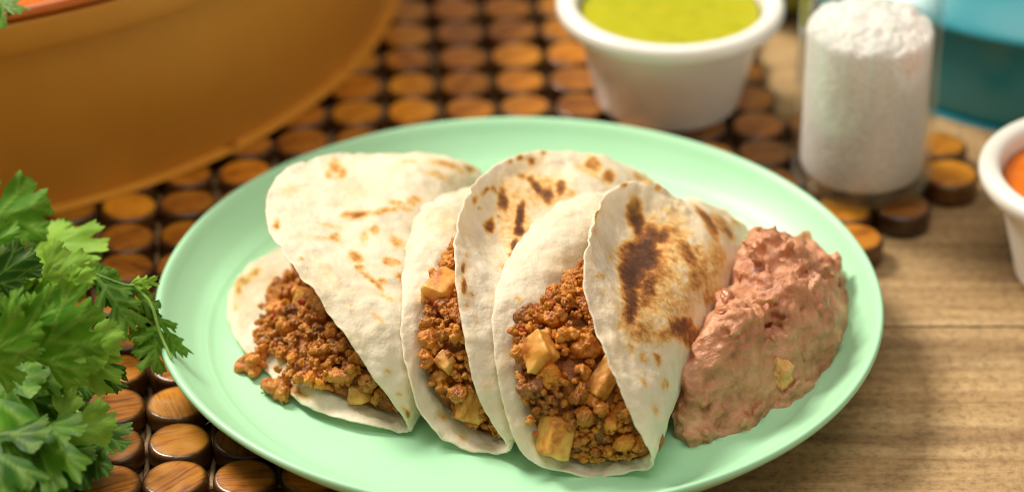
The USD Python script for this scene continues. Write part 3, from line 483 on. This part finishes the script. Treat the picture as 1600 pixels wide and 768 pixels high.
# ------------------------------------------------------------------ refried beans
def beans():
    from scipy.interpolate import RBFInterpolator
    ring = np.array([at(*q, .0120)[:2] for q in [(1040, 660), (1056, 686), (1094, 697), (1130, 688), (1165, 668), (1192, 645), (1240, 622), (1290, 592), (1318, 560), (1331, 525), (1336, 500), (1334, 476), (1318, 452), (1290, 436), (1250, 420)]] + [(.0905, .022), (.084, .026), (.078, .024), (.072, .018), (.062, -.004), (.0560, -.022), (.0505, -.038), (.0455, -.050)])
    poly = Polygon(spline(ring, 260, closed=True)).buffer(0)
    ctl = np.array([at(*q) for q in [(1182, 374, .047), (1215, 392, .045), (1252, 400, .043), (1292, 440, .036), (1322, 478, .028), (1160, 440, .043), (1200, 460, .043), (1250, 500, .037), (1295, 520, .030), (1140, 420, .0375), (1112, 460, .0400), (1094, 508, .0388), (1072, 568, .0340), (1058, 612, .0280), (1047, 648, .0200), (1130, 530, .040), (1180, 550, .034), (1100, 600, .0275), (1140, 612, .0235), (1215, 585, .023), (1280, 570, .022), (1080, 655, .0195), (1130, 650, .0185), (1165, 640, .0170)]] + [(.080, .020, .040), (.088, .014, .041), (.072, .012, .042), (.098, .006, .033)])
    Hf = RBFInterpolator(ctl[:, :2] * 100, ctl[:, 2], kernel='thin_plate_spline', smoothing=.0001)
    step = .00062; x0, y0, x1, y1 = poly.bounds; lo = np.array([x0 - .003, y0 - .003, .0105])
    gx, gy, gz = np.arange(lo[0], x1 + .003, step), np.arange(lo[1], y1 + .003, step), np.arange(lo[2], .058, step)
    XY = np.stack(np.meshgrid(gx, gy, indexing='ij'), -1); flat = XY.reshape(-1, 2)
    pt = shapely.points(flat); ins = shapely.contains_xy(poly, flat[:, 0], flat[:, 1]); d = shapely.distance(poly.exterior, pt) * np.where(ins, 1, -1)
    from shapely.geometry import LineString
    back = LineString(np.array(ring)[18:]); wall = shapely.distance(back, pt)          # the side that lies against the taco
    H = np.clip(Hf(flat * 100), .016, .053)
    edge = np.where(wall < .009, np.maximum(d, .0035), d) ; edge = np.where(ins, edge, d)
    Z = (.0119 + (H - .0119) * .96 * (1 - np.exp(-(np.clip(edge, 0, 1) / .0030) ** 1.15)))
    Z = np.where(ins, Z, .0119 + (H - .0119) * .5).reshape(XY.shape[:2]); d2 = d.reshape(XY.shape[:2])
    G = np.stack(np.meshgrid(gx, gy, gz, indexing='ij'), -1)
    f = (G[..., 2] - Z[..., None]); f = np.maximum(np.clip(f, -.02, .02) * .62, np.clip(-d2[..., None], -.02, .02))
    near = np.abs(f) < .0085; P = G[near]
    b0 = meshkit.fbm(P * 95, 3, 4) - .5; b1 = meshkit.fbm(P * 210, 3, 9) - .5; b2 = np.abs(meshkit.fbm(P * 300 + 7, 3, 6) - .5); b3 = meshkit.fbm(P * 620, 2, 13) - .5
    calm = np.clip((meshkit.fbm(P * 45, 2, 21) - .36) * 6, .55, 1)
    f[near] += -b0 * .0090 - (b1 * .0090 + (.09 - b2) * .0062) * calm - b3 * .0020
    f[..., 0] = np.maximum(f[..., 0], 1e-5); f[0] = f[-1] = .01; f[:, 0] = .01; f[:, -1] = .01; f[..., -1] = .01
    from scipy.ndimage import gaussian_filter
    f = gaussian_filter(f, .65); m = surface_net(f, lo, step)
    parts = trimesh.graph.connected_component_labels(m.face_adjacency, node_count=len(m.faces)); m.update_faces(parts == np.bincount(parts).argmax()); m.remove_unreferenced_vertices()
    return m
B_ = tag(thing('refried_beans'), 'heap of brown mashed refried beans against the right taco', 'refried beans')
mash = beans(); obj('bean_mash', mash, M['beans'], B_)
rng = np.random.default_rng(15); vn = np.array(mash.vertex_normals); up_ = np.where((vn[:, 1] < .3) & (vn[:, 2] > -.1) & (mash.vertices[:, 0] > .056) & (mash.vertices[:, 2] > .016))[0]
for k in range(12):
    q = up_[rng.integers(len(up_))]; e = trimesh.creation.icosphere(3); ev = np.array(e.vertices); ev += (meshkit.fbm(ev * 1.6 + k * 9, 3) - .5)[:, None] * ev * .7
    obj('mashed_bean', trimesh.Trimesh(ev * np.array([.0034, .0022, .0019]) * rng.uniform(.7, 1.15) @ rnd3(rng).T + mash.vertices[q] - vn[q] * .0015, e.faces, process=False), M['bean_skin'], B_)
rng = np.random.default_rng(5)
p = at(1221, 584, .0205); e = trimesh.creation.icosphere(4); ev = np.array(e.vertices); ev = ev * np.array([.0036, .0034, .0058]) * (1 + (meshkit.fbm(ev * 2.2, 4, 3) - .5) * .8)[:, None]
obj('bean_piece', trimesh.Trimesh(ev + p, e.faces, process=False), M['bean_piece'], B_)
p = at(1192, 617, .0165); obj('bean_piece', potato_at(p, (.003, .003, .003), rng), M['chili'], B_)

# ------------------------------------------------------------------ ramekins with salsa
RAM = spline([(0, 0), (.020, 0), (.0248, .0003), (.0265, .0018), (.0275, .006), (.0300, .016), (.0330, .028), (.0348, .0344), (.0362, .0350), (.0385, .0352), (.0408, .0364), (.0418, .0390), (.0414, .0412), (.0400, .0424), (.0380, .0427), (.0360, .0422), (.0345, .0408), (.0337, .038), (.0322, .030), (.0285, .014), (.026, .0065), (.022, .0042), (.01, .0038), (0, .0038)], 120)
RAM[0, 0] = RAM[-1, 0] = 0
def ramekin(c, z, lab, salsa_mat, salsa_name, salsa_lab, level):
    r = obj('ramekin', lathe([tuple(q) for q in np.maximum(RAM, [0, 0])], 128), M['ceramic'], loc=(c[0], c[1], z)); tag(r, lab, 'ramekin', 'white ramekins of salsa')
    rad = np.interp(level, [.0065, .014, .030, .038, .0408], [.026, .0285, .0322, .0337, .0345]) - .0004
    m = lathe([(0, .0045), (.0215, .0046), (.0255, .0072), (.0280, .0142), (rad - .0006, level - .003), (rad, level + .0002), (rad - .0015, level - .0002), (rad * .8, level), (rad * .6, level), (rad * .4, level), (rad * .2, level), (0, level)], 96)
    v = m.vertices; top = v[:, 2] > level - .001; v[top, 2] += (meshkit.fbm(v[top] * 110, 3, 2) - .5) * .0014; m.vertices = v
    tag(obj(salsa_name, m, salsa_mat, loc=(c[0], c[1], z)), salsa_lab, 'salsa')
ramekin((.0557, .1610), DISC_Z + .0006, 'white ramekin of green salsa standing behind the plate', M['salsa_green'], 'green_salsa', 'yellow green salsa filling the ramekin behind the plate', .0372)
ramekin((.1962, .0520), .0002, 'white ramekin of orange salsa cut off by the right edge', M['salsa_orange'], 'orange_salsa', 'orange salsa in the ramekin at the right edge', .0365)

# ------------------------------------------------------------------ salt jar
JC = (.1217, .1035, DISC_Z + .0006); JR = .0250
prof = [(0, .0004), (.019, .0002), (.0225, 0), (.0240, .0009), (JR, .0028), (JR, .02), (JR, .095), (JR - .0006, .102), (JR - .003, .108), (JR - .004, .112), (JR - .0042, .120), (JR - .0052, .1208), (JR - .0062, .120), (JR - .006, .111), (JR - .0048, .107), (JR - .0024, .100), (JR - .0018, .094), (JR - .0018, .009), (JR - .0024, .0062), (JR - .005, .0052), (.012, .0048), (0, .0046)]
jar = thing('salt_jar', loc=JC); obj('glass_wall', lathe([q for q in prof if q[1] > .0075 or q[0] > JR - .0026][3:] if False else [(JR, .0050), (JR, .02), (JR, .095), (JR - .0006, .102), (JR - .003, .108), (JR - .004, .112), (JR - .0042, .120), (JR - .0052, .1208), (JR - .0062, .120), (JR - .006, .111), (JR - .0048, .107), (JR - .0024, .100), (JR - .0018, .094), (JR - .0018, .0050)], 128), M['glass'], jar, smooth=50)
obj('glass_base', lathe([(0, .0006), (.019, .0004), (.0225, 0), (.0240, .0009), (JR, .0030), (JR, .0048), (JR - .002, .0042), (JR - .006, .0036), (0, .0034)], 128), M['base_glass'], jar, smooth=50); tag(jar, 'clear glass jar of white salt standing on the edge of the disc mat', 'jar')
rs = JR - .0031
m = lathe([(0, .0042), (.012, .0043), (rs - .004, .0045), (rs - .0012, .0054), (rs, .0078)] + [(rs, z) for z in np.linspace(.015, .0585, 40)] + [(rs * q, .0598 + .0060 * (1 - q ** 2)) for q in np.linspace(.98, .05, 26)] + [(0, .0658)], 150)
v = np.array(m.vertices); a = (meshkit.fbm(v * 620, 3, 2) - .5); rad = np.linalg.norm(v[:, :2], axis=1, keepdims=True)
side = (rad[:, 0] > rs - .001) & (v[:, 2] < .0585)
v[:, :2] *= np.where(side[:, None], 1 - .028 * np.abs(a[:, None]) * 2, 1)
topm = v[:, 2] > .0575; v[topm, 2] += a[topm] * .0030 + (meshkit.fbm(v[topm] * 200, 3, 5) - .5) * .0042
m.vertices = v
tag(obj('salt', m, M['salt'], loc=JC), 'white coarse salt heaped inside the glass jar', 'salt')

# ------------------------------------------------------------------ brown clay pot, upper left
PC = (-.254, .265)
pot = tag(thing('clay_pot', loc=(PC[0], PC[1], DISC_Z + .0006)), 'large round brown clay casserole pot standing behind the cilantro', 'pot')
body = spline([(0, .0004), (.19, .0004), (.2022, .0004), (.2032, .0010), (.2040, .008), (.2062, .03), (.2080, .050), (.2090, .0655)], 60)
inner_ = [(.2030, .066), (.2015, .05), (.199, .02), (.193, .010), (.18, .008), (0, .008)]
body[0, 0] = 0
obj('pot_wall', lathe([tuple(q) for q in body] + inner_, 160), M['pot'], pot, smooth=20)
band = [(0.2035, .0660), (0.2095, .0660), (0.2118, .0663), (0.2130, .0675), (0.2140, .0715), (0.2144, .0770), (0.2140, .0785), (0.2120, .0790), (0.2050, .0790), (0.2045, .0680), (0.2035, .0660)]
obj('rim_band', lathe(spline(band, 60).tolist(), 160), M['pot'], pot, smooth=50)
lip = spline([(0.2048, .0793), (0.2105, .0793), (0.2135, .0800), (0.2150, .0818), (0.2144, .0838), (0.2120, .0850), (0.2075, .0846), (0.2020, .0820), (0.1985, .078), (.198, .068), (.195, .04), (.190, .0125), (.18, .0105), (0, .0105)], 80); lip[-1, 0] = 0
obj('glazed_lip', lathe(lip.tolist(), 160), M['pot_glaze'], pot, smooth=50)

# ------------------------------------------------------------------ teal dish, upper right
TC = (.222, .248)
teal = tag(thing('teal_dish', loc=(TC[0], TC[1], .0003)), 'round teal dish with lighter sloping lid at the top right corner', 'dish')
b = spline([(0, 0), (.097, 0), (.1015, .0006), (.1035, .003), (.105, .012), (.1065, .03), (.1075, .0385)], 50); b[0, 0] = 0
obj('dish_wall', lathe(b.tolist() + [(.1035, .0385), (.102, .012), (.098, .004), (0, .004)], 140), M['teal'], teal, smooth=40)
l = spline([(.1010, .0388), (.1090, .0388), (.1112, .0394), (.1118, .0410), (.1090, .0440), (.1010, .0500), (.0905, .0568), (.0885, .0576), (.0860, .0572), (.07, .0560), (.03, .0570), (0, .0572)], 90); l[-1, 0] = 0
obj('lid', lathe(l.tolist() + [(0, .054), (.084, .053), (.101, .0388)], 140), M['teal'], teal, smooth=50)
p = at(1236, -24, .02)
lm = trimesh.creation.icosphere(4); v = np.array(lm.vertices); v = v * np.array([.026, .022, .021]); v[:, 0] += .004 * np.sign(v[:, 0]) * np.clip(np.abs(v[:, 0]) / .026 - .8, 0, 1) * 5 * .3
lm.vertices = v; tag(obj('lime', lm, M['lime'], loc=(p[0], p[1] + .02, .0215)), 'yellow green lime on the table behind the salt jar at the top edge', 'lime')

# ------------------------------------------------------------------ cilantro
def leaf_shape(kind, seed):
    """outline (unit length, base at the origin, tip along +x) and the axes of its veins"""
    g = np.random.default_rng(seed); polys = []; veins = []
    def finger(p0, ang, length, w0, w1, teeth):
        d = np.array([math.cos(ang), math.sin(ang)]); n = np.array([-d[1], d[0]]); p0 = np.array(p0); tip = p0 + d * length
        polys.append(Polygon([p0 + n * w0, p0 + d * length * .55 + n * w1, p0 + d * length * .8 + n * w1 * .9, tip, p0 + d * length * .8 - n * w1 * .9, p0 + d * length * .55 - n * w1, p0 - n * w0])); veins.append((p0, tip))
        for k in range(teeth):
            a = ang + (k - (teeth - 1) / 2) * .42 + g.normal(0, .05); q = p0 + d * length * (.52 + .06 * abs(k - (teeth - 1) / 2)); L = length * g.uniform(.42, .56)
            e = np.array([math.cos(a), math.sin(a)]); m = np.array([-e[1], e[0]]); ww = w1 * .48
            polys.append(Polygon([q + m * ww, q + e * L * .75 + m * ww * .8, q + e * L, q + e * L * .75 - m * ww * .8, q - m * ww])); veins.append((q, q + e * L))
    if kind == 'fan':
        for a, L in ((-1.05, .62), (-.1, 1.0), (.95, .64)):
            a += g.normal(0, .08); d = np.array([math.cos(a), math.sin(a)]); b0 = d * .10 + [.04, 0]
            polys.append(Polygon([(0, .012), *(b0 + np.array([-d[1], d[0]]) * .05 + d * L * .12,), *(b0 - np.array([-d[1], d[0]]) * .05 + d * L * .12,), (0, -.012)]).buffer(.02)); veins.append((np.zeros(2), b0 + d * L * .4))
            for b, l2 in ((-.55, .60), (0, .66), (.55, .60)):
                finger(b0 + d * L * .14, a + b * g.uniform(.9, 1.15), L * l2 * g.uniform(.92, 1.12), .03, L * .135, 3)
    else:      # feathery, narrow
        for t, side in ((.15, 1), (.22, -1), (.42, 1), (.5, -1), (.68, 1), (.74, -1)):
            finger((t, 0), side * g.uniform(.5, .8), .44 * (1 - .3 * t), .022, .070, 3)
        finger((.0, 0), g.normal(0, .03), 1.0, .022, .065, 3)
    s = unary_union([p.buffer(0) for p in polys]).buffer(.008).buffer(-.012).buffer(.006)
    if s.geom_type != 'Polygon': s = max(s.geoms, key=lambda q: q.area)
    s = Polygon(s.exterior).simplify(.004); b = s.bounds; k = 1 / b[2]
    return affinity.scale(s, k, k, origin=(0, 0)), [(np.array(a) * k, np.array(c) * k) for a, c in veins]
def leaf_flat(kind, seed, step=.030):
    s, veins = leaf_shape(kind, seed); x0, y0, x1, y1 = s.bounds
    gx, gy = np.meshgrid(np.arange(x0, x1, step), np.arange(y0, y1, step)); gx[1::2] += step / 2
    pts = np.c_[gx.ravel(), gy.ravel()]; pts = pts[shapely.contains_xy(s.buffer(-step * .4), pts[:, 0], pts[:, 1])]
    n = int(s.exterior.length / (step * .8)); bd = np.array([s.exterior.interpolate(t, normalized=True).coords[0] for t in np.arange(n) / n])
    xy = np.vstack([pts, bd]); tri = Delaunay(xy).simplices; c = xy[tri].mean(1); tri = tri[shapely.contains_xy(s, c[:, 0], c[:, 1])]
    a, b, c2 = xy[tri[:, 0]], xy[tri[:, 1]], xy[tri[:, 2]]; cr = (b - a)[:, 0] * (c2 - a)[:, 1] - (b - a)[:, 1] * (c2 - a)[:, 0]
    tri[cr < 0] = tri[cr < 0][:, ::-1]
    dv = np.full(len(xy), 9.)
    for p, q in veins:
        e = q - p; t = np.clip(((xy - p) @ e) / (e @ e + 1e-9), 0, 1); dv = np.minimum(dv, np.linalg.norm(xy - p - t[:, None] * e, axis=1))
    return xy, tri, np.exp(-(dv / .018) ** 2)
FAN = [leaf_flat('fan', 40 + k) for k in range(7)]; FEA = [leaf_flat('feather', 60 + k, .026) for k in range(4)]
rng = np.random.default_rng(90)
def place_leaf(parent, base, tip, up, kind='fan', tone='m', width=1.0, droop=.25, cup=.25, twist=0.0, var=None):
    xy, tri, vein = (FAN if kind == 'fan' else FEA)[rng.integers(7 if kind == 'fan' else 4) if var is None else var]
    base, tip, up = map(lambda q: np.asarray(q, float), (base, tip, up))
    d = tip - base; L = np.linalg.norm(d); d /= L; s = np.cross(up, d); s /= np.linalg.norm(s) + 1e-9; n = np.cross(d, s)
    x, y = xy[:, 0], xy[:, 1] * width
    ph = rng.uniform(0, 6, 3)
    h = droop * (x - x * x) * 1.2 - cup * y * y + .022 * np.sin(9 * x + ph[0]) * np.sin(7 * y + ph[1]) + .03 * np.sin(15 * y + ph[2]) * x + .018 * vein
    h = h + twist * x * y
    v = base + L * (x[:, None] * d + y[:, None] * s + h[:, None] * n)
    m = trimesh.Trimesh(v, tri, process=False)
    return obj('leaf', m, M['leaf'][tone], parent, smooth=True, vein=vein)
def stem(parent, pts, r0=.0011, r1=.0006, n=16):
    P = spline(pts, n); r0 *= .6; r1 *= .8; obj('stem', tube(P, np.linspace(r0, r1, n), 7), M['stem'], parent)
bunch = tag(thing('cilantro_bunch'), 'bunch of fresh green cilantro lying left of the plate', 'cilantro')
TOCAM = np.array([0, -.75, .66])
def L_(x0, y0, z0, x1, y1, z1, kind='fan', tone='m', width=1.0, droop=.2, up=None, cup=.2, var=None, tilt=(0, 0, 0)):
    k0, k1 = (float(np.interp(y, [380, 520, 640], [.92, .72, .55])) for y in (y0, y1)); z0, z1 = z0 * k0, z1 * k1
    place_leaf(bunch, at(x0, y0, z0), at(x1, y1, z1), (TOCAM if up is None else np.asarray(up)) + np.asarray(tilt), kind, tone, width, droop, cup, var=var)
# those that can be told apart
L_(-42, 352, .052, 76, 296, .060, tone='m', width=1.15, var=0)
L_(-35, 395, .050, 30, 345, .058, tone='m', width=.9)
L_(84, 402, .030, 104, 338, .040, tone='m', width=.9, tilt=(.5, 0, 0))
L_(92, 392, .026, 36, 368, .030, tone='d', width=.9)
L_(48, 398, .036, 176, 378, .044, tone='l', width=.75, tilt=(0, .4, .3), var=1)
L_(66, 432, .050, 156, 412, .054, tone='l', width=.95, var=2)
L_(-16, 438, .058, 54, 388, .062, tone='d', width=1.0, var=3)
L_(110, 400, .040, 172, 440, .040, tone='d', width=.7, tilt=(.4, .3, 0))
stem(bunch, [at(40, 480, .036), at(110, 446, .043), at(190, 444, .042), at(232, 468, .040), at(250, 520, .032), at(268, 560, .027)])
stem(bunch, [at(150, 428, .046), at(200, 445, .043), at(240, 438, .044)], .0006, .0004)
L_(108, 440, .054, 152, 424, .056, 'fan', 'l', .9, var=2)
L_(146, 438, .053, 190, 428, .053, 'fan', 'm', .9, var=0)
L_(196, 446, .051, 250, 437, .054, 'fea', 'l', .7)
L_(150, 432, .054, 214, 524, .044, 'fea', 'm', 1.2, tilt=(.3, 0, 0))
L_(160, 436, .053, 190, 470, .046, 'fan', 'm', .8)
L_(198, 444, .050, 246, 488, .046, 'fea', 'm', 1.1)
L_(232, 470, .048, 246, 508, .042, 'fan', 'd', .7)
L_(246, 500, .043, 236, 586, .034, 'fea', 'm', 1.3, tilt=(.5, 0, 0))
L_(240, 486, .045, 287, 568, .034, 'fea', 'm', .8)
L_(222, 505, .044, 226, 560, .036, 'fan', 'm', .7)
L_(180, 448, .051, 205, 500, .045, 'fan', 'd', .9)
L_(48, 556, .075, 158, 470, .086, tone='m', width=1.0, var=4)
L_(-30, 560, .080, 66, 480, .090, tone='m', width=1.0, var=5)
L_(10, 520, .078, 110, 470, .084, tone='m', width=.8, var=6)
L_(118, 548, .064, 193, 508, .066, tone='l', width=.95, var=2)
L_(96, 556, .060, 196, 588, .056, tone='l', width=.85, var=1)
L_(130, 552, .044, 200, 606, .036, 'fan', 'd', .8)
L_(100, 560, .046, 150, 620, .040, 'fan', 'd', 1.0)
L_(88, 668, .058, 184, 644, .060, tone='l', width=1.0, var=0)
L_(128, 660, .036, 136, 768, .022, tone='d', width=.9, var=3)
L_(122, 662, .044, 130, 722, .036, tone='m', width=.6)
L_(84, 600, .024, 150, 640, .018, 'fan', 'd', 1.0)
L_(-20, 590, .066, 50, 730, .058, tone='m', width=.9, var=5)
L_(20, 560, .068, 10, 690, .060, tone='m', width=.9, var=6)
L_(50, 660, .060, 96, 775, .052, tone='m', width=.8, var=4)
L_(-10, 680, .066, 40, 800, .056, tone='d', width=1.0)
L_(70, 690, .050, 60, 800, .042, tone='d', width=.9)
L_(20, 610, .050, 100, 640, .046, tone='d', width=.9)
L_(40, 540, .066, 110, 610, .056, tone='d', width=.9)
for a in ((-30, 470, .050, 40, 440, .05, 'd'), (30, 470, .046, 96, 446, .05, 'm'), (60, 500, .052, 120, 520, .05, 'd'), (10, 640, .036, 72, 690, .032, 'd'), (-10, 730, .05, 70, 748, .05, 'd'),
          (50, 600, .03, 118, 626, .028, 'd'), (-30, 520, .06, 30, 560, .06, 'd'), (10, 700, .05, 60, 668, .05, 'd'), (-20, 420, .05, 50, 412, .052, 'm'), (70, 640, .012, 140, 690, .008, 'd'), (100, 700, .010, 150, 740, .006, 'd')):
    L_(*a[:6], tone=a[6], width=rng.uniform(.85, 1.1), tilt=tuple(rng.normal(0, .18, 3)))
# the mass behind them, mostly dark leaves that paint the shade in the gaps
for k in range(54):
    px = rng.uniform(-60, 150); py = rng.uniform(400, 800); lim = 160 - max(0, 470 - py) * .8
    if px > lim - 25: px -= 60
    z = .005 + .013 * rng.random() * np.clip(1.15 - px / 170, .25, 1)
    b = at(px, py, z); a = rng.normal(.0, 1.1) - .3; Ln = rng.uniform(.012, .021)
    d = np.array([math.cos(a), math.sin(a), rng.normal(-.1, .4)]); d /= np.linalg.norm(d)
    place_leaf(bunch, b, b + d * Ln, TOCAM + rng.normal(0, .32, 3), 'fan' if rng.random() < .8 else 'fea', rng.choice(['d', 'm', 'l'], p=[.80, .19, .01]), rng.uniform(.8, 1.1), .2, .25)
for k in range(16):
    p = at(rng.uniform(-80, -20), rng.uniform(460, 780), .014); q = at(rng.uniform(10, 130), rng.uniform(440, 740), rng.uniform(.012, .028))
    stem(bunch, [p, (p + q) / 2 + rng.normal(0, .004, 3) + [0, 0, .006], q], .0012, .0007)
spr = tag(thing('cilantro_sprig'), 'small cilantro sprig hanging in front of the pot rim at the top left corner', 'cilantro')
bp = at(-25, -14, .105)
for (x, y_, tn) in ((26, 36, 'd'), (28, 14, 'd'), (8, 28, 'd'), (12, 4, 'l')):
    place_leaf(spr, bp, at(x, y_, .104), TOCAM, 'fea' if tn == 'd' else 'fan', tn, .9)
P = spline([bp, bp + [-.02, .004, .004], bp + [-.06, -.02, -.03], bp + [-.085, -.06, -.085]], 20); obj('stem', tube(P, np.linspace(.0007, .0014, 20), 7), M['stem'], spr)
